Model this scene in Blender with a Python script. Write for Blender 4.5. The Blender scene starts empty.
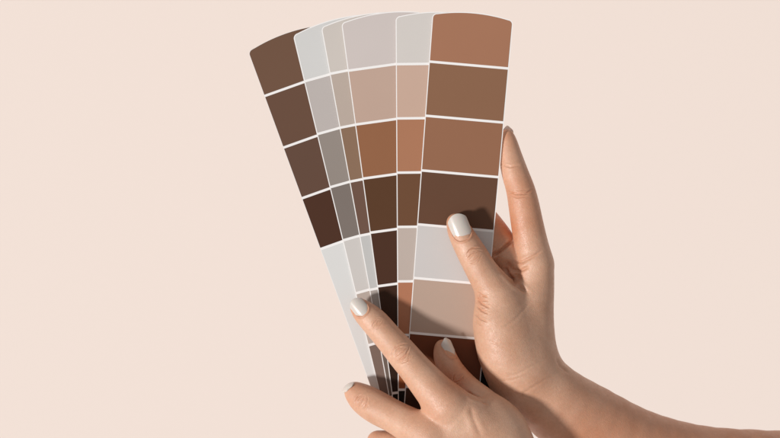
import bpy, math, random
import numpy as np
from mathutils import Vector
random.seed(4); rng = np.random.default_rng(7)

# one working unit = 0.6 mm; u to the right, v down, d towards the viewer; the cards lie near d = 0
S = 0.0006
CX, CY, CAMD = 390.0, 219.0, 1500.0
sc = bpy.context.scene
C = sc.collection

def W3(u, v, d):
    k = 1.0 - d / CAMD
    return np.array([(u - CX) * k, (CY - v) * k, d])     # (right, up, towards viewer)

def to_world(a):
    a = np.asarray(a, dtype=np.float64)
    return np.stack([a[:, 0] * S, -a[:, 2] * S, a[:, 1] * S], 1)

def lin(c):
    return tuple(((x / 255) / 12.92 if x <= 10 else (((x / 255) + .055) / 1.055) ** 2.4) for x in c)

# ------------------------------------------------------------------ materials
def newmat(name):
    m = bpy.data.materials.new(name); m.use_nodes = True
    return m, m.node_tree, m.node_tree.nodes['Principled BSDF']

def paper_mat(name, rgb, rough=.55, grain=.012):
    m, nt, b = newmat(name)
    tc = nt.nodes.new('ShaderNodeTexCoord')
    n1 = nt.nodes.new('ShaderNodeTexNoise'); n1.inputs['Scale'].default_value = 22; n1.inputs['Detail'].default_value = 4
    n2 = nt.nodes.new('ShaderNodeTexNoise'); n2.inputs['Scale'].default_value = 1500; n2.inputs['Detail'].default_value = 3
    for n in (n1, n2): nt.links.new(tc.outputs['Object'], n.inputs['Vector'])
    mx = nt.nodes.new('ShaderNodeMix'); mx.data_type = 'RGBA'
    l = lin(rgb)
    mx.inputs[6].default_value = (*[x * .94 for x in l], 1); mx.inputs[7].default_value = (*[min(1, x * 1.06) for x in l], 1)
    ad = nt.nodes.new('ShaderNodeMath'); ad.operation = 'MULTIPLY_ADD'
    ad.inputs[1].default_value = .35
    nt.links.new(n2.outputs['Fac'], ad.inputs[0])
    m2 = nt.nodes.new('ShaderNodeMath'); m2.operation = 'MULTIPLY'; m2.inputs[1].default_value = .65
    nt.links.new(n1.outputs['Fac'], m2.inputs[0]); nt.links.new(m2.outputs[0], ad.inputs[2])
    nt.links.new(ad.outputs[0], mx.inputs[0]); nt.links.new(mx.outputs[2], b.inputs['Base Color'])
    b.inputs['Roughness'].default_value = rough
    b.inputs['Specular IOR Level'].default_value = .12
    bp = nt.nodes.new('ShaderNodeBump'); bp.inputs['Strength'].default_value = .12; bp.inputs['Distance'].default_value = .0001
    nt.links.new(n2.outputs['Fac'], bp.inputs['Height']); nt.links.new(bp.outputs[0], b.inputs['Normal'])
    return m

def skin_mat():
    m, nt, b = newmat('skin')
    N = nt.nodes.new; L = nt.links.new
    tc = N('ShaderNodeTexCoord')
    at = N('ShaderNodeAttribute'); at.attribute_name = 'flush_shade'  # skin redness together with painted warm shade
    n1 = N('ShaderNodeTexNoise'); n1.inputs['Scale'].default_value = 55; n1.inputs['Detail'].default_value = 5; n1.inputs['Roughness'].default_value = .6
    L(tc.outputs['Object'], n1.inputs['Vector'])
    base = N('ShaderNodeMix'); base.data_type = 'RGBA'
    base.inputs[6].default_value = (.585, .305, .185, 1); base.inputs[7].default_value = (.685, .41, .275, 1)
    r = N('ShaderNodeMapRange'); r.inputs['From Min'].default_value = .3; r.inputs['From Max'].default_value = .7
    L(n1.outputs['Fac'], r.inputs['Value']); L(r.outputs[0], base.inputs[0])
    fl = N('ShaderNodeMix'); fl.data_type = 'RGBA'; fl.inputs[7].default_value = (.56, .17, .06, 1)
    L(at.outputs['Fac'], fl.inputs[0]); L(base.outputs[2], fl.inputs[6])
    # tiny pores and freckle variation
    n3 = N('ShaderNodeTexNoise'); n3.inputs['Scale'].default_value = 700; n3.inputs['Detail'].default_value = 3
    L(tc.outputs['Object'], n3.inputs['Vector'])
    r3 = N('ShaderNodeMapRange'); r3.inputs['From Min'].default_value = .3; r3.inputs['From Max'].default_value = .7
    r3.inputs['To Min'].default_value = .95; r3.inputs['To Max'].default_value = 1.05
    L(n3.outputs['Fac'], r3.inputs['Value'])
    mu = N('ShaderNodeVectorMath'); mu.operation = 'SCALE'
    L(fl.outputs[2], mu.inputs[0]); L(r3.outputs[0], mu.inputs['Scale'])
    L(mu.outputs[0], b.inputs['Base Color'])
    b.inputs['Subsurface Weight'].default_value = .16
    b.inputs['Subsurface Radius'].default_value = (1, .32, .16)
    b.inputs['Subsurface Scale'].default_value = .0022
    b.inputs['Roughness'].default_value = .47
    b.inputs['Specular IOR Level'].default_value = .72
    # cell-like skin texture
    vo = N('ShaderNodeTexVoronoi'); vo.feature = 'DISTANCE_TO_EDGE'; vo.inputs['Scale'].default_value = 1150
    wob = N('ShaderNodeTexNoise'); wob.inputs['Scale'].default_value = 300
    L(tc.outputs['Object'], wob.inputs['Vector'])
    wa = N('ShaderNodeVectorMath'); wa.operation = 'MULTIPLY_ADD'; wa.inputs[1].default_value = (.003,) * 3
    L(wob.outputs['Color'], wa.inputs[0]); L(tc.outputs['Object'], wa.inputs[2]); L(wa.outputs[0], vo.inputs['Vector'])
    vr = N('ShaderNodeMapRange'); vr.inputs['From Max'].default_value = .25
    L(vo.outputs['Distance'], vr.inputs['Value'])
    b1 = N('ShaderNodeBump'); b1.inputs['Strength'].default_value = .55; b1.inputs['Distance'].default_value = .00009
    L(vr.outputs[0], b1.inputs['Height'])
    n4 = N('ShaderNodeTexNoise'); n4.inputs['Scale'].default_value = 260; n4.inputs['Detail'].default_value = 6; n4.inputs['Roughness'].default_value = .65
    L(tc.outputs['Object'], n4.inputs['Vector'])
    b2 = N('ShaderNodeBump'); b2.inputs['Strength'].default_value = .5; b2.inputs['Distance'].default_value = .0002
    L(n4.outputs['Fac'], b2.inputs['Height']); L(b1.outputs[0], b2.inputs['Normal']); L(b2.outputs[0], b.inputs['Normal'])
    rr = N('ShaderNodeMapRange'); rr.inputs['From Min'].default_value = .35; rr.inputs['From Max'].default_value = .65
    rr.inputs['To Min'].default_value = .41; rr.inputs['To Max'].default_value = .56
    L(n4.outputs['Fac'], rr.inputs['Value']); L(rr.outputs[0], b.inputs['Roughness'])
    return m

def nail_mat(name, rgb, rough=.16):
    m, nt, b = newmat(name)
    tc = nt.nodes.new('ShaderNodeTexCoord'); n = nt.nodes.new('ShaderNodeTexNoise'); n.inputs['Scale'].default_value = 180
    nt.links.new(tc.outputs['Object'], n.inputs['Vector'])
    mx = nt.nodes.new('ShaderNodeMix'); mx.data_type = 'RGBA'; l = lin(rgb)
    mx.inputs[6].default_value = (*[x * .96 for x in l], 1); mx.inputs[7].default_value = (*[min(1, x * 1.04) for x in l], 1)
    nt.links.new(n.outputs['Fac'], mx.inputs[0]); nt.links.new(mx.outputs[2], b.inputs['Base Color'])
    b.inputs['Roughness'].default_value = rough + .12
    b.inputs['Coat Weight'].default_value = .6; b.inputs['Coat Roughness'].default_value = rough
    b.inputs['Subsurface Weight'].default_value = .1; b.inputs['Subsurface Scale'].default_value = .001
    return m

# ------------------------------------------------------------------ object helpers
def mesh_obj(name, verts, faces, mat, parent=None, smooth=False):
    me = bpy.data.meshes.new(name)
    me.from_pydata([tuple(v) for v in verts], [], [tuple(f) for f in faces]); me.update()
    if smooth: me.polygons.foreach_set('use_smooth', [True] * len(me.polygons))
    me.materials.append(mat)
    o = bpy.data.objects.new(name, me); C.objects.link(o)
    if parent: o.parent = parent; o.matrix_parent_inverse = parent.matrix_world.inverted()
    return o

# ------------------------------------------------------------------ the fan of colour cards
TOPARC = 6.0
def clip_half(poly, a, b, c):
    """keep the side a*x+b*y<=c"""
    out = []
    for i in range(len(poly)):
        p, q = poly[i], poly[(i + 1) % len(poly)]
        fp, fq = a * p[0] + b * p[1] - c, a * q[0] + b * q[1] - c
        if fp <= 0: out.append(p)
        if (fp < 0 < fq) or (fq < 0 < fp):
            t = fp / (fp - fq); out.append((p[0] + t * (q[0] - p[0]), p[1] + t * (q[1] - p[1])))
    return out

def card_outline(w, h, taper, inset, r=5.0, arc=5.0):
    """local card: x 0..w, y 0 (top) .. h; arched top with round corners; taper narrows towards the bottom"""
    pts = []
    r = max(.5, r - inset)
    n = 26
    def top(x):                                    # crown of the arched top edge
        t = (x / w) * 2 - 1
        return -arc * (1 - t * t) + inset
    x0, x1 = inset, w - inset
    # left corner
    for k in range(9):
        a = math.pi + k / 8 * math.pi / 2
        pts.append((x0 + r + r * math.cos(a), top(x0 + r) + r + r * math.sin(a)))
    for k in range(1, n):
        x = x0 + r + (x1 - x0 - 2 * r) * k / n
        pts.append((x, top(x)))
    for k in range(9):
        a = 1.5 * math.pi + k / 8 * math.pi / 2
        pts.append((x1 - r + r * math.cos(a), top(x1 - r) + r + r * math.sin(a)))
    for k in range(1, 5):
        pts.append((x1, 12 + (h - inset - r - 12) * k / 4))
    for k in range(1, 7):
        a = k / 6 * math.pi / 2
        pts.append((x1 - r + r * math.cos(a), h - inset - r + r * math.sin(a)))
    for k in range(0, 7):
        a = math.pi / 2 + k / 6 * math.pi / 2
        pts.append((x0 + r + r * math.cos(a), h - inset - r + r * math.sin(a)))
    return pts

def local_map(x, y, w, h, taper, skew):
    f = 1 - taper * max(0, y) / h
    return (x * f, y + skew * (x / w) * 1.0)

class Card:
    def __init__(s, u, v, ang, w, h, taper, d0, d1, line_ang=None):
        s.u, s.v, s.a, s.w, s.h, s.taper, s.d0, s.d1 = u, v, math.radians(ang), w, h, taper, d0, d1
        s.sk = math.tan(math.radians((line_ang if line_ang is not None else ang) - ang)) * w
    def pt(s, x, y, lift):
        xx, yy = local_map(x, y, s.w, s.h, s.taper, -s.sk)
        # axis down the card is (sin a, cos a) in (u, v); across is (cos a, -sin a)
        u = s.u + xx * math.cos(s.a) + yy * math.sin(s.a)
        v = s.v - xx * math.sin(s.a) + yy * math.cos(s.a)
        d = s.d0 + (s.d1 - s.d0) * (yy + s.sk * xx / s.w) / s.h + lift
        return np.array([u - CX, CY - v, d])

def prism(name, card, poly, lift, thick, mat, parent, bevel=False):
    n = len(poly)
    cx = sum(p[0] for p in poly) / n; cy = sum(p[1] for p in poly) / n
    top = [card.pt(x, y, lift) for x, y in poly]; bot = [card.pt(x, y, lift - thick) for x, y in poly]
    vs = to_world(np.array(top + bot))
    faces = [tuple(range(n))[::-1] if False else tuple(range(n)), tuple(range(2 * n - 1, n - 1, -1))]
    for i in range(n):
        j = (i + 1) % n
        faces.append((i, i + n, j + n, j))
    # faces lie in a slightly curved sheet: cut them into strips across the card instead of one n-gon
    me = bpy.data.meshes.new(name)
    import bmesh
    bm = bmesh.new()
    bv = [bm.verts.new(v) for v in vs]
    for f in faces: bm.faces.new([bv[i] for i in f])
    bmesh.ops.triangulate(bm, faces=[f for f in bm.faces if len(f.verts) > 4])
    bmesh.ops.recalc_face_normals(bm, faces=bm.faces)
    bm.to_mesh(me); bm.free()
    me.materials.append(mat)
    o = bpy.data.objects.new(name, me); C.objects.link(o)
    if parent: o.parent = parent
    return o

paper = paper_mat('white card stock', (241, 237, 234), .6)
edgepaper = paper
# each card: left edge start (u,v), tilt, tilt of the printed lines, v of each white line on the left edge, colours
CARDS = [
  dict(u=247.5, v=51, a=20.1, la=19.6, lines=[95.4, 147.3, 198.2, 249.3], cols=[
      ((111,82,65),'warm brown'), ((104,76,61),'cocoa brown'), ((99,73,60),'walnut brown'), ((76,48,35),'dark chocolate brown'), ((217,215,212),'pale grey')]),
  dict(u=292.6, v=35, a=13.6, la=15.6, lines=[80.9, 133.9, 187.2, 240.6, 293.8, 346], cols=[
      ((209,207,204),'pale grey'), ((186,177,172),'light warm grey'), ((147,136,128),'mid taupe grey'), ((124,113,106),'dark taupe grey'), ((203,197,192),'pale warm grey'), ((182,167,157),'light taupe'), ((124,104,94),'brown grey')]),
  dict(u=320.9, v=27, a=10.4, la=11.0, lines=[73.4, 127.5, 181.6, 235.9, 290.2, 344.3, 398], cols=[
      ((203,194,186),'pale beige'), ((184,168,156),'light taupe'), ((138,109,88),'mid brown'), ((109,82,69),'dull brown'), ((192,190,187),'pale grey'), ((168,158,151),'warm grey'), ((112,98,89),'dark taupe'), ((70,50,40),'dark brown')]),
  dict(u=341.2, v=23, a=7.75, la=7.9, lines=[70.4, 124.4, 178.6, 232.8, 286.6, 340.4, 394], cols=[
      ((204,193,188),'pale pinkish grey'), ((191,163,147),'rosy beige'), ((146,99,70),'caramel brown'), ((90,60,40),'dark brown'), ((75,48,35),'espresso brown'), ((62,39,27),'very dark brown'), ((50,32,22),'near black brown'), ((36,24,18),'near black brown')]),
  dict(u=395.6, v=17, a=.35, la=.6, lines=[64, 118.3, 172.6, 227, 281.6, 335.4, 390.2], cols=[
      ((209,202,196),'pale beige grey'), ((199,168,150),'light rosy beige'), ((171,119,90),'terracotta brown'), ((109,75,53),'dark brown'), ((189,174,164),'pale taupe'), ((176,119,90),'terracotta brown'), ((150,86,50),'orange brown'), ((134,72,40),'rust brown')]),
  dict(u=432.4, v=14.0, a=-4.15, la=-5.0, lines=[61.5, 115.6, 170.3, 224.3, 278, 332.8, 387], cols=[
      ((163,115,89),'clay brown'), ((138,100,76),'earthy brown'), ((148,104,79),'reddish brown'), ((101,70,53),'dark brown'), ((204,199,196),'pale grey'), ((184,159,143),'rosy beige'), ((108,60,38),'dark rust brown'), ((70,44,32),'dark brown')]),
]
fan = bpy.data.objects.new('colour_fan_deck', None); C.objects.link(fan)
piv = to_world(np.array([W3(438, 462, -6)]))[0]
fan.location = piv; bpy.context.view_layer.update()
fan['label'] = 'fanned deck of six brown, beige and grey colour sample cards held by two hands'
fan['category'] = 'colour swatch fan'
for i, c in enumerate(CARDS):
    ang = math.radians(c['a'])
    H = 470
    zi = (i - 5) * 1.3
    w = 81
    cd = Card(c['u'], c['v'], c['a'], w, H, .10 if i == 5 else .09, zi + 1.5 * (i - 5) * .2, -6 + (i - 5) * .7 + 1.5, c['la'])
    o = prism('colour_card', cd, card_outline(w, H, 0, 0), 0, .5, paper, None)
    # re-centre on the fan
    o.parent = fan; o.matrix_parent_inverse = fan.matrix_world.inverted()
    names = ['leftmost', '', '', '', '', 'rightmost']
    o['label'] = ['leftmost card, mostly dark browns above pale grey', 'second card from the left, mostly greys',
                  'narrow visible strip of the third card, beige to taupe', 'fourth card, beige over caramel and espresso browns',
                  'fifth card, pale beige over terracotta', 'rightmost fully visible card on top of the fan'][i]
    # patches
    ys = [(lv - c['v']) / math.cos(ang) for lv in c['lines']]
    base = card_outline(w, H, 0, .95 if i else .35)
    edges = [-20] + ys + [ys[-1] + 53.5 if i else H - 30]
    for k, (rgb, cn) in enumerate(c['cols']):
        y0 = edges[k] + (1.25 if k else 0); y1 = (edges[k + 1] if k + 1 < len(edges) else edges[-1] + 50) - 1.25
        if k == len(c['cols']) - 1 and i: y1 = y0 + 60
        poly = clip_half(clip_half(base, 0, -1, -y0), 0, 1, y1)
        # densify long sides so that the sheet follows the card
        if k == len(c['cols']) - 1 and i in (2, 3, 4): rgb, cn = (30, 24, 21), 'black'
        m = paper_mat('printed ' + cn, rgb, .5)
        p = prism('colour_patch', cd, poly, .12, .10, m, None)
        p.parent = o; p.matrix_parent_inverse = fan.matrix_world.inverted() @ fan.matrix_world if False else o.matrix_world.inverted()
        p['label'] = cn + ' printed colour patch'

cover = paper_mat('black cover board', (26, 23, 22), .45)
flatc = Card(0, 0, 0, 1, 1, 0, -9.5, -9.5)
class Plain:
    def pt(s, x, y, lift): return np.array([x - CX, CY - y, -11.5 + lift])
cb = prism('back_cover', Plain(), [(391, 404), (440, 372), (489, 346), (496, 372), (497, 420), (494, 478), (488, 483), (400, 483), (395, 478)], 0, 1.4, cover, None)
cb.parent = fan; cb.matrix_parent_inverse = fan.matrix_world.inverted()
cb['label'] = 'black board at the bottom end of the fan'

# ------------------------------------------------------------------ hands as one blended surface each
def catmull(P, n):
    P = np.array(P, float); out = []
    for i in range(len(P) - 1):
        p0 = P[max(i - 1, 0)]; p1 = P[i]; p2 = P[i + 1]; p3 = P[min(i + 2, len(P) - 1)]
        for k in range(n):
            t = k / n
            out.append(.5 * ((2 * p1) + (-p0 + p2) * t + (2 * p0 - 5 * p1 + 4 * p2 - p3) * t * t + (-p0 + 3 * p1 - 3 * p2 + p3) * t ** 3))
    out.append(P[-1]); return np.array(out)

def chain(pts, n=3):
    q = catmull(pts, n); res = []
    for u, v, d, r in q:
        k = 1 - d / CAMD; res.append((*W3(u, v, d), r * k))
    return np.array(res, np.float32)

def smin(a, b, k):
    h = np.clip(.5 + .5 * (b - a) / k, 0, 1).astype(np.float32)
    return b + (a - b) * h - k * h * (1 - h)

def sd_chain(P, ch, k=2.0, flat=None):
    """distance to a tapering chain; points beyond a margin of it just get a large value"""
    M = 24.0
    lo = (ch[:, :3] - ch[:, 3:]).min(0) - M; hi = (ch[:, :3] + ch[:, 3:]).max(0) + M
    m = ((P > lo) & (P < hi)).all(1)
    if m.all(): return sd_chain_all(P, ch, k, flat)
    out = np.full(len(P), 60., np.float32)
    if m.any(): out[m] = sd_chain_all(P[m], ch, k, flat)
    return out

def sd_chain_all(P, ch, k, flat):
    out = None
    for i in range(len(ch) - 1):
        a, ra = ch[i, :3], ch[i, 3]; b, rb = ch[i + 1, :3], ch[i + 1, 3]
        ab = b - a; L2 = float(ab @ ab) + 1e-6
        pa = P - a
        t = np.clip((pa @ ab) / L2, 0, 1)
        w = pa - t[:, None] * ab
        if flat is not None:
            n, f = flat
            wn = w @ n
            w = w + np.outer(wn * (1 / f - 1), n)
        dd = np.sqrt((w * w).sum(1)) - (ra + (rb - ra) * t)
        out = dd if out is None else smin(out, dd, k)
    return out

def unit(v): v = np.array(v, np.float32); return v / np.linalg.norm(v)

def make_sdf(spec):
    palm = [(chain(c['pts']), c.get('k', 8), c.get('flat')) for c in spec['palm']]
    fing = [(chain(c['pts'], 4), c.get('k', 7), c.get('flat'), c.get('blend', 10)) for c in spec['fingers']]
    def f(P):
        s = None
        for ch, k, fl in palm:
            x = sd_chain(P, ch, 3, fl); s = x if s is None else smin(s, x, k)
        res = s
        for ch, k, fl, bl in fing:
            x = smin(s, sd_chain(P, ch, 2.0, fl), bl)
            res = smin(res, x, 1.2)
        return res
    return f

def isosurface(f, lo, hi, h):
    lo = np.array(lo, float); n = np.ceil((np.array(hi) - lo) / h).astype(int)
    B = 8; nb = (n + B - 1) // B; n = nb * B
    G = np.full(n + 1, 50., np.float32)
    bi = np.stack(np.meshgrid(*[np.arange(x) for x in nb], indexing='ij'), -1).reshape(-1, 3)
    cen = lo + (bi + .5) * B * h
    s = f(cen.astype(np.float32))
    # far-inside blocks need a negative value
    act = np.abs(s) < B * h * 1.7 + 3
    for b in bi[(~act) & (s < 0)]:
        G[b[0]*B:b[0]*B+B+1, b[1]*B:b[1]*B+B+1, b[2]*B:b[2]*B+B+1] = -50
    off = np.stack(np.meshgrid(*[np.arange(B + 1)] * 3, indexing='ij'), -1).reshape(-1, 3)
    ab = bi[act]
    CH = 24
    for i in range(0, len(ab), CH):
        idx = (ab[i:i+CH, None, :] * B + off[None]).reshape(-1, 3)
        G[idx[:, 0], idx[:, 1], idx[:, 2]] = f((lo + idx * h).astype(np.float32))
    neg = G < 0
    m = np.zeros(n, np.uint8)
    for dx in (0, 1):
        for dy in (0, 1):
            for dz in (0, 1):
                m += neg[dx:n[0]+dx, dy:n[1]+dy, dz:n[2]+dz]
    cells = np.argwhere((m > 0) & (m < 8))
    ids = np.full(n, -1, np.int32); ids[cells[:, 0], cells[:, 1], cells[:, 2]] = np.arange(len(cells))
    acc = np.zeros((len(cells), 3)); cnt = np.zeros(len(cells))
    cor = [np.array(c) for c in np.ndindex(2, 2, 2)]
    val = [G[cells[:, 0]+c[0], cells[:, 1]+c[1], cells[:, 2]+c[2]] for c in cor]
    for i in range(8):
        for j in range(i + 1, 8):
            dlt = cor[j] - cor[i]
            if np.abs(dlt).sum() != 1: continue
            a, b = val[i], val[j]; c = (a < 0) != (b < 0)
            t = np.where(c, a / np.where(c, a - b, 1), 0)
            acc += np.where(c[:, None], cor[i] + t[:, None] * dlt, 0); cnt += c
    V = lo + (cells + acc / cnt[:, None]) * h
    F = []
    for ax in range(3):
        o1, o2 = (ax + 1) % 3, (ax + 2) % 3
        sl = [slice(0, n[0]), slice(0, n[1]), slice(0, n[2])]; sh = list(sl)
        sh[ax] = slice(1, n[ax] + 1)
        sl[ax] = slice(0, n[ax])
        e = np.argwhere(neg[tuple(sl)] != neg[tuple(sh)])
        e = e[(e[:, o1] > 0) & (e[:, o2] > 0)]
        s0 = neg[e[:, 0], e[:, 1], e[:, 2]]
        def idx(a, b):
            q = e.copy(); q[:, o1] -= a; q[:, o2] -= b
            return ids[q[:, 0], q[:, 1], q[:, 2]]
        q = np.stack([idx(0, 0), idx(1, 0), idx(1, 1), idx(0, 1)], 1)
        q[~s0] = q[~s0][:, ::-1]
        F.append(q)
    F = np.concatenate(F); F = F[(F >= 0).all(1)]
    return V, F

def grad(f, V, e=.6):
    g = np.zeros_like(V)
    for a in range(3):
        d = np.zeros(3); d[a] = e
        g[:, a] = f((V + d).astype(np.float32)) - f((V - d).astype(np.float32))
    return g / (2 * e)

def seg_dist(Q, pl):
    """distance of Q (n,2) to polyline and the fraction along it"""
    best = np.full(len(Q), 1e9); tt = np.zeros(len(Q)); n = len(pl) - 1
    for i in range(n):
        a, b = pl[i], pl[i + 1]; ab = b - a
        t = np.clip(((Q - a) @ ab) / (ab @ ab + 1e-9), 0, 1)
        dd = np.linalg.norm(Q - a - t[:, None] * ab, axis=1)
        m = dd < best; best[m] = dd[m]; tt[m] = (i + t[m]) / n
    return best, tt

def knuckle(u, v, ax, half, n, gap, depth, bow=.25, wd=.6):
    """fine lines across a joint: longer ones spreading round the knuckle, short broken ones between"""
    ax = np.array(ax, float); ax /= np.linalg.norm(ax); ac = np.array([-ax[1], ax[0]])
    L = []
    span = n * gap * .5
    for i in range(n * 2):
        o = random.uniform(-1, 1) * span
        h = half * random.uniform(.3, .85) * (1 - .35 * abs(o) / span)
        sh = random.uniform(-1, 1) * (half - h) * .8
        tilt = random.uniform(-.12, .12); cur = bow * (o / span) * 3.0 / half
        pts = []
        for t in np.linspace(-1, 1, 9):
            x = t * h + sh
            pts.append(np.array([u, v]) + ac * x + ax * (o - cur * x * x + tilt * x + random.uniform(-.22, .22)))
        L.append((np.array(pts), depth * random.uniform(.35, 1.0), wd * random.uniform(.75, 1.25)))
    return L

def nail_ring(u, v, ax, Wd, Ln):
    """a zero-depth line round a nail, only there to refine the mesh under its skin fold"""
    ax = np.array(ax, float); ax /= np.linalg.norm(ax); ac = np.array([-ax[1], ax[0]])
    t = np.linspace(0, 2 * math.pi, 20)
    return [(np.array([np.array([u, v]) + ac * math.cos(x) * Wd + ax * math.sin(x) * Ln / 2 for x in t]), 0.0, .5)]

def refine(V, F, spec):
    """split the quads near wrinkles so that fine lines can be pressed in"""
    import bmesh
    me = bpy.data.meshes.new('tmp')
    me.vertices.add(len(V)); me.vertices.foreach_set('co', V.astype(np.float32).ravel())
    me.loops.add(F.size); me.loops.foreach_set('vertex_index', F.astype(np.int32).ravel())
    me.polygons.add(len(F)); me.polygons.foreach_set('loop_start', np.arange(0, F.size, 4, dtype=np.int32))
    me.polygons.foreach_set('loop_total', np.full(len(F), 4, np.int32)); me.update(calc_edges=True)
    k = 1 - V[:, 2] / CAMD; Q = np.stack([V[:, 0] / k + CX, CY - V[:, 1] / k], 1)
    sel = np.zeros(len(V), bool)
    for pl, dep, wd in spec['creases']:
        m = ((Q > pl.min(0) - 5) & (Q < pl.max(0) + 5)).all(1) & ~sel
        ix = np.where(m)[0]
        if len(ix): sel[ix[seg_dist(Q[ix], pl)[0] < 3.2]] = True
    bm = bmesh.new(); bm.from_mesh(me); bm.verts.ensure_lookup_table()
    E = [e for e in bm.edges if sel[e.verts[0].index] and sel[e.verts[1].index]]
    bmesh.ops.subdivide_edges(bm, edges=E, cuts=1, use_grid_fill=True)
    bmesh.ops.triangulate(bm, faces=[p for p in bm.faces if len(p.verts) > 4])
    bm.to_mesh(me); bm.free()
    V2 = np.zeros(len(me.vertices) * 3, np.float32); me.vertices.foreach_get('co', V2)
    nv = np.zeros(len(me.polygons), np.int32); me.polygons.foreach_get('loop_total', nv)
    li = np.zeros(len(me.loops), np.int32); me.loops.foreach_get('vertex_index', li)
    bpy.data.meshes.remove(me)
    return V2.reshape(-1, 3).astype(float), li, nv

def build_hand(name, spec, h):
    f = make_sdf(spec)
    lo = spec['lo']; hi = spec['hi']
    a = np.array([lo[0] - CX, CY - hi[1], lo[2]]); b = np.array([hi[0] - CX, CY - lo[1], hi[2]])
    V, F = isosurface(f, a, b, h)
    V, F, tris = refine(V, F, spec)
    for _ in range(3):
        g = grad(f, V); n = np.linalg.norm(g, axis=1, keepdims=True) + 1e-6
        V = V - g / n * np.clip(f(V.astype(np.float32))[:, None] / np.maximum(n, .4), -1, 1)
    g = grad(f, V); N = g / (np.linalg.norm(g, axis=1, keepdims=True) + 1e-6)
    k = 1 - V[:, 2] / CAMD
    Q = np.stack([V[:, 0] / k + CX, CY - V[:, 1] / k], 1)
    disp = np.zeros(len(V)); flush_shade = np.zeros(len(V))
    front = np.clip((N[:, 2] - .05) / .35, 0, 1)
    # relax the quads a little
    for pl, dep, wd in spec['creases']:
        bb0 = pl.min(0) - 6; bb1 = pl.max(0) + 6
        m = ((Q > bb0) & (Q < bb1)).all(1) & (V[:, 2] > spec.get('dmin', -60))
        idx = np.where(m)[0]
        if not len(idx): continue
        dd, t = seg_dist(Q[idx], np.array(pl, float))
        fade = np.clip(np.sin(np.pi * np.clip(t, .02, .98)) * 1.6, 0, 1)
        gsn = np.exp(-(dd / wd) ** 2) - .30 * np.exp(-((dd - 2.2 * wd) / (1.1 * wd)) ** 2)
        disp[idx] -= 2.15 * dep * gsn * fade * front[idx]
        flush_shade[idx] += np.clip(dep, 0, .5) * .14 * np.exp(-(dd / (wd * 1.2)) ** 2) * fade * front[idx]
    for u, v, r, amt in spec.get('bumps', []):
        dd = np.hypot(Q[:, 0] - u, Q[:, 1] - v)
        disp += amt * np.exp(-(dd / r) ** 2) * front
    for u, v, r, amt in spec.get('blush_shade', []):
        dd = np.hypot(Q[:, 0] - u, Q[:, 1] - v)
        flush_shade += amt * np.exp(-(dd / r) ** 2)
    for c in spec['fingers']:
        u, v, d, r = c['pts'][0]
        dd = np.linalg.norm(V - W3(u, v, d), axis=1)
        flush_shade += .30 * np.exp(-(dd / 15) ** 2)
    V = V + N * disp[:, None]
    me = bpy.data.meshes.new(name)
    Wv = to_world(V)
    root = Wv.mean(0) if False else to_world(np.array([W3(*spec['origin'])]))[0]
    me.vertices.add(len(V)); me.vertices.foreach_set('co', (Wv - root).astype(np.float32).ravel())
    me.loops.add(F.size); me.loops.foreach_set('vertex_index', F)
    me.polygons.add(len(tris)); me.polygons.foreach_set('loop_start', np.concatenate([[0], np.cumsum(tris)[:-1]]).astype(np.int32))
    me.polygons.foreach_set('loop_total', tris)
    me.polygons.foreach_set('use_smooth', np.ones(len(tris), bool))
    me.update(calc_edges=True); me.validate()
    import bmesh
    at = me.attributes.new('flush_shade', 'FLOAT', 'POINT'); at.data.foreach_set('value', np.clip(flush_shade, 0, .9).astype(np.float32))
    # make sure faces look outwards
    p = me.polygons[0]; vi = p.vertices[0]
    cnt = 0
    for i in range(0, len(me.polygons), max(1, len(me.polygons) // 200)):
        p = me.polygons[i]; nn = N[p.vertices[0]]; wn = np.array([nn[0], -nn[2], nn[1]])
        cnt += 1 if np.dot(wn, np.array(p.normal)) > 0 else -1
    if cnt < 0: me.flip_normals()
    me.materials.append(SKIN)
    o = bpy.data.objects.new(name, me); C.objects.link(o); o.location = root
    bpy.context.view_layer.update()
    return o, f

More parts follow.
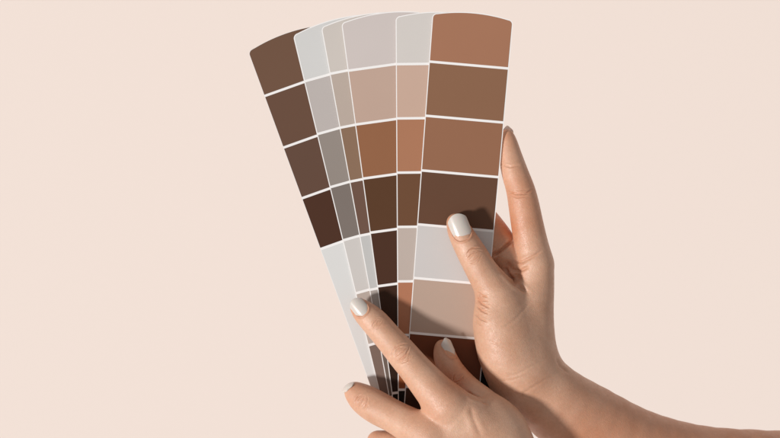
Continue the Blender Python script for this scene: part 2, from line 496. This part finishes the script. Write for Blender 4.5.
def nail(hand, f, p, axis, normal, Wd, Ln, R, mat, label=None, tipround=.55, lift=.9, over=2.0, droop=.02, thick=.9, fold=0):
    """p: (u,v,d) middle of the nail on the surface; axis: towards the free edge; a thin arched plate"""
    P0 = W3(*p)
    n = np.array(normal, float); n /= np.linalg.norm(n)
    a = np.array(axis, float); a -= n * (a @ n); a /= np.linalg.norm(a)
    s = np.cross(a, n)
    # slide along the normal onto the skin
    for _ in range(12):
        P0 = P0 - n * float(f(P0[None].astype(np.float32))[0]) * .8
    if not fold: return plate(hand, P0, n, a, s, Wd, Ln, R, mat, label, tipround, lift, droop, thick)
    # skin fold round the sides and base of the nail, pressed into the hand's own mesh
    me = hand.data
    co_ = np.zeros(len(me.vertices) * 3, np.float32); me.vertices.foreach_get('co', co_)
    co_ = co_.reshape(-1, 3).astype(float) + np.array(hand.location)
    PV = np.stack([co_[:, 0], co_[:, 2], -co_[:, 1]], 1) / S
    rel = PV - P0
    ix = np.where((np.abs(rel) < Ln).all(1))[0]; rl = rel[ix]
    xx, yy_, hh_ = rl @ s, rl @ a, rl @ n
    Wx = R * math.sin(Wd / R); p_ = 2.6
    q = ((np.abs(xx) / Wx) ** p_ + (np.abs(yy_) / (Ln * .47)) ** p_) ** (1 / p_)
    dist = (q - 1) * min(Wx, Ln / 2) * np.where(np.abs(yy_) > Ln * .35, 1.15, 1)
    fade = np.clip((Ln * .30 - yy_) / (Ln * .15), 0, 1) * (hh_ > -R)
    dsp = (fold * np.exp(-((dist - .6) / .9) ** 2) - .5 * np.exp(-((dist + .8) / .6) ** 2)) * fade
    PV[ix] += n * dsp[:, None]
    out = to_world(PV) - np.array(hand.location)
    me.vertices.foreach_set('co', out.astype(np.float32).ravel()); me.update()
    at = me.attributes['flush_shade']; fl = np.zeros(len(me.vertices), np.float32); at.data.foreach_get('value', fl)
    fl[ix] += (.25 * np.exp(-((dist - .4) / 1.2) ** 2) * fade).astype(np.float32); at.data.foreach_set('value', np.clip(fl, 0, .9))
    return plate(hand, P0, n, a, s, Wd, Ln, R, mat, label, tipround, lift, droop, thick)

def plate(hand, P0, n, a, s, Wd, Ln, R, mat, label, tipround, lift, droop, thick):
    nu, nv = 17, 25
    top = []
    for j in range(nv):
        t = j / (nv - 1)
        y = (t - .5) * Ln
        if t < .3: w = (1 - ((.3 - t) / .3) ** 2.3 * .38) 
        elif t > 1 - .22: w = (1 - ((t - .78) / .22) ** 2.6 * tipround)
        else: w = 1
        for i in range(nu):
            x = (i / (nu - 1) * 2 - 1)
            th = x * w * Wd / R
            X = R * math.sin(th); Hh = R * math.cos(th) - R
            # rounded ends
            yy = y
            if t > .5: yy = y - (x ** 2) * Ln * .10 * ((t - .5) / .5)
            else: yy = y + (x ** 2) * Ln * .20 * ((.5 - t) / .5)
            hh = Hh - droop * yy * yy / 1.0 + lift - (.35 * lift * max(0, (.22 - t) / .22))
            top.append(P0 + s * X + a * yy + n * hh)
    top = np.array(top)
    bot = top - n * thick
    V = np.concatenate([top, bot]); M = nu * nv
    F = []
    for j in range(nv - 1):
        for i in range(nu - 1):
            q = j * nu + i
            F.append((q, q + 1, q + 1 + nu, q + nu)); F.append((q + M, q + nu + M, q + 1 + nu + M, q + 1 + M))
    rim = [i for i in range(nu)] + [j * nu + nu - 1 for j in range(1, nv)] + [(nv - 1) * nu + i for i in range(nu - 2, -1, -1)] + [j * nu for j in range(nv - 2, 0, -1)]
    for i in range(len(rim)):
        x, y = rim[i], rim[(i + 1) % len(rim)]
        F.append((x, x + M, y + M, y))
    o = mesh_obj('fingernail', to_world(V), F, mat, None, True)
    import bmesh
    bm = bmesh.new(); bm.from_mesh(o.data); bmesh.ops.recalc_face_normals(bm, faces=bm.faces); bm.to_mesh(o.data); bm.free()
    o.data.polygons.foreach_set('use_smooth', [True] * len(o.data.polygons))
    o.parent = hand; o.matrix_parent_inverse = hand.matrix_world.inverted()
    md = o.modifiers.new('round', 'BEVEL'); md.width = .0002; md.segments = 3; md.limit_method = 'ANGLE'; md.angle_limit = math.radians(50)
    if label: o['label'] = label
    return o

SKIN = skin_mat()
NAIL = nail_mat('pearl white nail polish', (208, 197, 187))
NAILC = nail_mat('natural nail', (246, 232, 220), .2)
NAILC.node_tree.nodes['Principled BSDF'].inputs['Transmission Weight'].default_value = .25
Z = np.array([0, 0, 1], np.float32)

# --- hand that holds the fan from the right (palm towards the viewer) with its forearm
def cr(*pts): return np.array(pts, float)
holding = dict(
    palm=[
        dict(pts=[(535, 268, -5, 17.5), (533, 288, -7, 19.5), (531, 310, -7, 21), (531, 335, -7, 22), (532, 354, -5, 23.5)], k=8),
        dict(pts=[(499, 300, 8, 19), (500, 318, 8, 25.5), (504, 338, 7, 27.5), (509, 356, 6, 28), (523, 371, 1, 30)], k=9),
        dict(pts=[(522, 300, -6, 17), (517, 320, -2, 22), (519, 350, 0, 25)], k=14),
        dict(pts=[(524, 366, 0, 30), (551, 398, -9, 34.5), (588, 425, -25, 39.5), (638, 455, -42, 44), (700, 474.5, -60, 47.5), (780, 486, -82, 54), (880, 498, -108, 62)], k=10, flat=(Z, .82)),
        dict(pts=[(508, 368, -6, 23), (520, 388, -14, 25), (541, 406, -20, 23), (575, 425, -26, 31)], k=8),
    ],
    fingers=[
        dict(pts=[(507, 135.0, -11, 5.6), (508.3, 143, -10.5, 8.4), (511, 158, -10, 11.0), (515, 173, -8, 12.6), (520.6, 190, -6, 13.7), (524, 206, -5, 14.7), (527, 223, -5, 15.4), (530.5, 241, -5, 16.2), (535, 262, -5, 17.8)], blend=7),
        dict(pts=[(446, 176, -21, 9), (455, 188, -22, 11.5), (470, 204, -23, 13), (484, 220, -22, 13.8), (497, 237.5, -18, 14.5), (508, 256, -14, 15), (524, 282, -12, 17)], blend=4),
        dict(pts=[(420, 238, -20, 9), (432, 244, -22, 11.3), (455, 256, -23, 12.6), (480, 270, -23, 13.5), (502, 286, -18, 15), (520, 304, -13, 17)], blend=6),
        dict(pts=[(430, 292, -19, 8), (442, 295, -21, 10), (462, 303, -22, 11), (485, 315, -21, 12), (505, 325, -15, 14)], blend=6),
        dict(pts=[(455.5, 222, 8.5, 8.6), (459.5, 231, 10.5, 11.2), (466, 243, 12.5, 12.9), (474, 257, 14, 14.2), (482.5, 272, 13.5, 15.2), (492.5, 287, 11, 18), (501, 303, 8, 22)], blend=9),
    ],
    creases=[
        (cr((514, 240), (507, 245), (500, 251), (492, 257)), 1.5, 1.5),
        (cr((502, 268), (508, 276), (516, 284), (528, 293)), 1.6, 1.8),
        (cr((512, 262), (522, 262), (534, 256), (543, 250)), .45, 1.3),
        (cr((510, 269), (520, 271), (530, 266)), .6, 1.4),
        (cr((503, 190), (515, 194), (527, 193), (535, 188)), .35, .9),
        (cr((505, 193), (517, 197.5), (529, 196)), .28, .8),
        (cr((500, 164), (510, 167), (521, 165)), .25, .9),
        (cr((476, 298), (482, 304), (490, 308)), .65, .9),
        (cr((475, 304), (482, 311), (489, 314)), .45, .8),
        (cr((474, 312), (481, 319), (488, 322)), .4, .8),
        (cr((475, 320), (482, 326)), .35, .8),
        (cr((476, 292), (483, 296), (488, 297)), .35, .8),
        (cr((506, 377), (518, 374), (532, 366), (548, 358)), .13, 1.3),
        (cr((498, 381), (512, 380), (530, 374)), .10, 1.2),
        (cr((515, 399), (530, 389), (548, 378), (566, 370)), .13, 1.3),
        (cr((556, 357), (560, 366), (570, 374)), .5, 1.2),
        (cr((485, 340), (500, 345), (520, 340)), .12, 1.2),
        (cr((500, 330), (515, 320), (532, 300)), .14, 1.4),
    ] + knuckle(474.5, 256, (.5, .87), 12, 8, 2.1, .26) + knuckle(484, 304, (-.1, 1), 8, 9, 2.0, .22) + knuckle(519, 193, (.1, 1), 12, 3, 2.4, .2, bow=0) + nail_ring(459.5, 227, (-.36, -.93), 11, 28),
    bumps=[(486, 320, 12, .8), (545, 268, 9, .5), (507, 267, 6, -4.5), (516, 279, 5, -3.0), (478, 300, 4, -.5)],
    blush_shade=[(475, 256, 9, .14), (512, 268, 12, .35), (503, 232, 16, .6), (480, 299, 5, .2), (590, 425, 50, .3), (680, 460, 80, .42), (780, 470, 60, .4), (525, 200, 42, .42)],  # redness; on palm hollow, middle finger and forearm it paints warm shade
    lo=(400, 118, -160), hi=(850, 570, 50), origin=(700, 474, -4))
hand1, f1 = build_hand('hand', holding, .85)
hand1['label'] = 'open left hand and bare forearm at right, thumb gripping the fan front'
hand1['category'] = 'hand'

# --- hand that spreads the cards from below (back of the hand towards the viewer)
spreading = dict(
    palm=[
        dict(pts=[(444, 403, 49, 19), (460, 416, 50, 23), (478, 430, 45, 28), (495, 447, 40, 33), (515, 485, 38, 35), (550, 550, 46, 38), (600, 640, 46, 42)], k=8, flat=(Z, .78)),
        dict(pts=[(425, 433, 46, 20), (445, 445, 47, 24), (470, 462, 46, 28), (495, 485, 46, 30)], k=12, flat=(Z, .8)),
        dict(pts=[(492, 413, 36, 17), (503, 428, 33, 22), (508, 450, 31, 26)], k=8),
    ],
    fingers=[
        dict(pts=[(358.5, 306.5, 11, 8.0), (364.5, 312.5, 12.2, 11.0), (375, 322.5, 14.5, 13.2), (389, 338.5, 21, 13.7), (402, 353.5, 29, 14.9), (416, 370, 38.5, 15.8), (431, 387.5, 47, 18.0), (447, 405, 50, 21)], blend=7),
        dict(pts=[(354.5, 392, 7, 9.8), (363.5, 399, 9, 14.2), (377, 407.5, 16, 16.0), (394, 416.5, 27, 15.8), (411, 426, 38, 17.5), (430, 436, 46, 21)], blend=7),
        dict(pts=[(377, 441, 5, 10), (390, 445, 8, 13.5), (410, 450, 20, 15), (430, 455, 32, 17), (448, 460, 40, 20)], blend=7),
        dict(pts=[(392, 468, 4, 9), (405, 470, 6, 11), (425, 474, 16, 12.5), (450, 478, 28, 15), (468, 480, 38, 18)], blend=7),
        dict(pts=[(442.5, 347, 6.5, 7.3), (444.8, 356.5, 8.5, 10.6), (452.5, 372, 12, 12.2), (466.5, 389, 19, 13.6), (482, 403, 27, 15.5), (497, 420, 36, 20)], blend=5),
    ],
    creases=[
        (cr((466, 391), (472, 396), (480, 399), (490, 405)), .7, 1.5),
        (cr((470, 405), (474, 420), (482, 438)), .3, 2.5),
        (cr((462, 369), (468, 366)), .2, .9),
    ] + knuckle(402, 353.5, (.66, .75), 13, 11, 1.9, .27) + knuckle(377, 325, (.7, .7), 10, 6, 2.0, .22)
      + knuckle(361, 402, (.85, .5), 10, 7, 2.3, .22) + knuckle(458, 378, (.66, .75), 9, 5, 2.2, .25) + nail_ring(359.5, 308, (-.62, -.75), 9, 22) + nail_ring(448, 350, (-.5, -.86), 6, 26),
    bumps=[(433, 392, 11, .7), (402, 353, 9, .5), (455, 405, 9, .4), (464, 424, 9, -1.4)],
    blush_shade=[(402, 354, 10, .16), (377, 325, 8, .10), (361, 402, 8, .15), (458, 378, 18, .6), (440, 400, 16, .15), (430, 420, 20, .15)],  # knuckle redness; the strongest spot paints orange shade on the rightmost finger
    lo=(335, 290, -12), hi=(600, 570, 92), origin=(495, 447, 20))
hand2, f2 = build_hand('hand', spreading, .8)
hand2['label'] = 'hand in the lower middle, back to the viewer, fingertip spreading the lower cards'
hand2['category'] = 'hand'

def D3(du, dv, dd): return (du, -dv, dd)     # direction from picture terms
# nails of the holding hand: thumb, index finger (seen from behind its tip), hidden fingers
nail(hand1, f1, (460, 227.6, 26), D3(-.36, -.93, -.10), D3(-.08, -.10, 1), 11.5, 29, 12.5, NAIL, 'pearl white thumb nail', fold=.9, lift=1.8, droop=.004, tipround=.30)
nail(hand1, f1, (507.4, 137.5, -20), D3(-.06, -1, .26), D3(-.10, -.2, -1), 6.2, 25, 8.5, NAILC, lift=.5, droop=.005, thick=.5)
nail(hand1, f1, (449, 182, -32), D3(-.55, -.8, 0), D3(-.1, .1, -1), 7.5, 20, 10, NAIL)
nail(hand1, f1, (426, 241, -31), D3(-.9, -.4, 0), D3(-.1, .1, -1), 7.5, 20, 10, NAIL)
nail(hand1, f1, (436, 293, -30), D3(-.95, -.2, 0), D3(-.1, .1, -1), 6.5, 17, 9, NAIL)
# nails of the spreading hand
nail(hand2, f2, (359.5, 307.5, 20), D3(-.62, -.75, -.25), D3(-.20, -.22, 1), 8.6, 20.5, 10.5, NAIL, 'pearl white nail', fold=.8, lift=1.4, droop=.004, tipround=.4)
nail(hand2, f2, (348, 386, 8), D3(-.75, -.35, -.5), D3(-.65, -.72, .15), 7.5, 19, 10, NAIL, lift=.8)
nail(hand2, f2, (447.6, 349, 12), D3(-.47, -.86, -.28), D3(.42, -.30, .85), 6.6, 22, 8.6, NAIL, lift=1.3, droop=.004, fold=.5)
nail(hand2, f2, (369, 446, 0), D3(-.8, -.2, -.6), D3(-.9, .1, .2), 7, 18, 10, NAIL, lift=.8)
nail(hand2, f2, (388, 465, 6), D3(-.9, -.1, -.3), D3(-.4, -.5, .7), 6, 15, 9, NAIL, lift=.8)

# ------------------------------------------------------------------ backdrop
m, nt, b = newmat('matt cream backdrop paper')
tc = nt.nodes.new('ShaderNodeTexCoord'); n = nt.nodes.new('ShaderNodeTexNoise'); n.inputs['Scale'].default_value = 300
nt.links.new(tc.outputs['Object'], n.inputs['Vector'])
mx = nt.nodes.new('ShaderNodeMix'); mx.data_type = 'RGBA'; l = lin((241, 225, 215))
mx.inputs[6].default_value = (*[x * .995 for x in l], 1); mx.inputs[7].default_value = (*[x * 1.005 for x in l], 1)
nt.links.new(n.outputs['Fac'], mx.inputs[0]); nt.links.new(mx.outputs[2], b.inputs['Base Color'])
b.inputs['Roughness'].default_value = 1; b.inputs['Specular IOR Level'].default_value = 0
Yb = .75
bd = mesh_obj('backdrop', [(-5, Yb, -3.5), (5, Yb, -3.5), (5, Yb, 3.5), (-5, Yb, 3.5), (-5, Yb + .02, -3.5), (5, Yb + .02, -3.5), (5, Yb + .02, 3.5), (-5, Yb + .02, 3.5)],
              [(0, 1, 2, 3), (5, 4, 7, 6), (4, 0, 3, 7), (1, 5, 6, 2), (3, 2, 6, 7), (4, 5, 1, 0)], m)
bd['kind'] = 'structure'

# ------------------------------------------------------------------ light, camera
w = bpy.data.worlds.new('World'); sc.world = w; w.use_nodes = True
bg = w.node_tree.nodes['Background']; bg.inputs[0].default_value = (1, .99, .985, 1); bg.inputs[1].default_value = .35
def area(name, direction, dist, size, energy, col):
    ld = bpy.data.lights.new(name, 'AREA'); ld.shape = 'DISK'; ld.size = size; ld.energy = energy; ld.color = col
    o = bpy.data.objects.new(name, ld); C.objects.link(o)
    v = Vector(direction).normalized(); o.location = v * dist
    o.rotation_euler = (-v).to_track_quat('-Z', 'Y').to_euler()
    return o
KD = 60.0
# irradiance of a small disk: E = P/(pi*dist^2) at its axis; radiance of a white card = E/pi * cos
area('key_lamp', (-.74, -.66, -.19), KD, 7.5, 1.01 * math.pi * math.pi * KD * KD, (1, .99, .985))

cam = bpy.data.cameras.new('camera'); co = bpy.data.objects.new('camera', cam); C.objects.link(co)
co.location = (0, -CAMD * S, 0); co.rotation_euler = (math.pi / 2, 0, 0)
cam.sensor_width = 36; cam.lens = 36 * CAMD / 780; cam.clip_start = .05; cam.clip_end = 50
sc.camera = co
sc.view_settings.view_transform = 'Standard'; sc.view_settings.look = 'None'
sc.view_settings.exposure = 0; sc.view_settings.gamma = 1
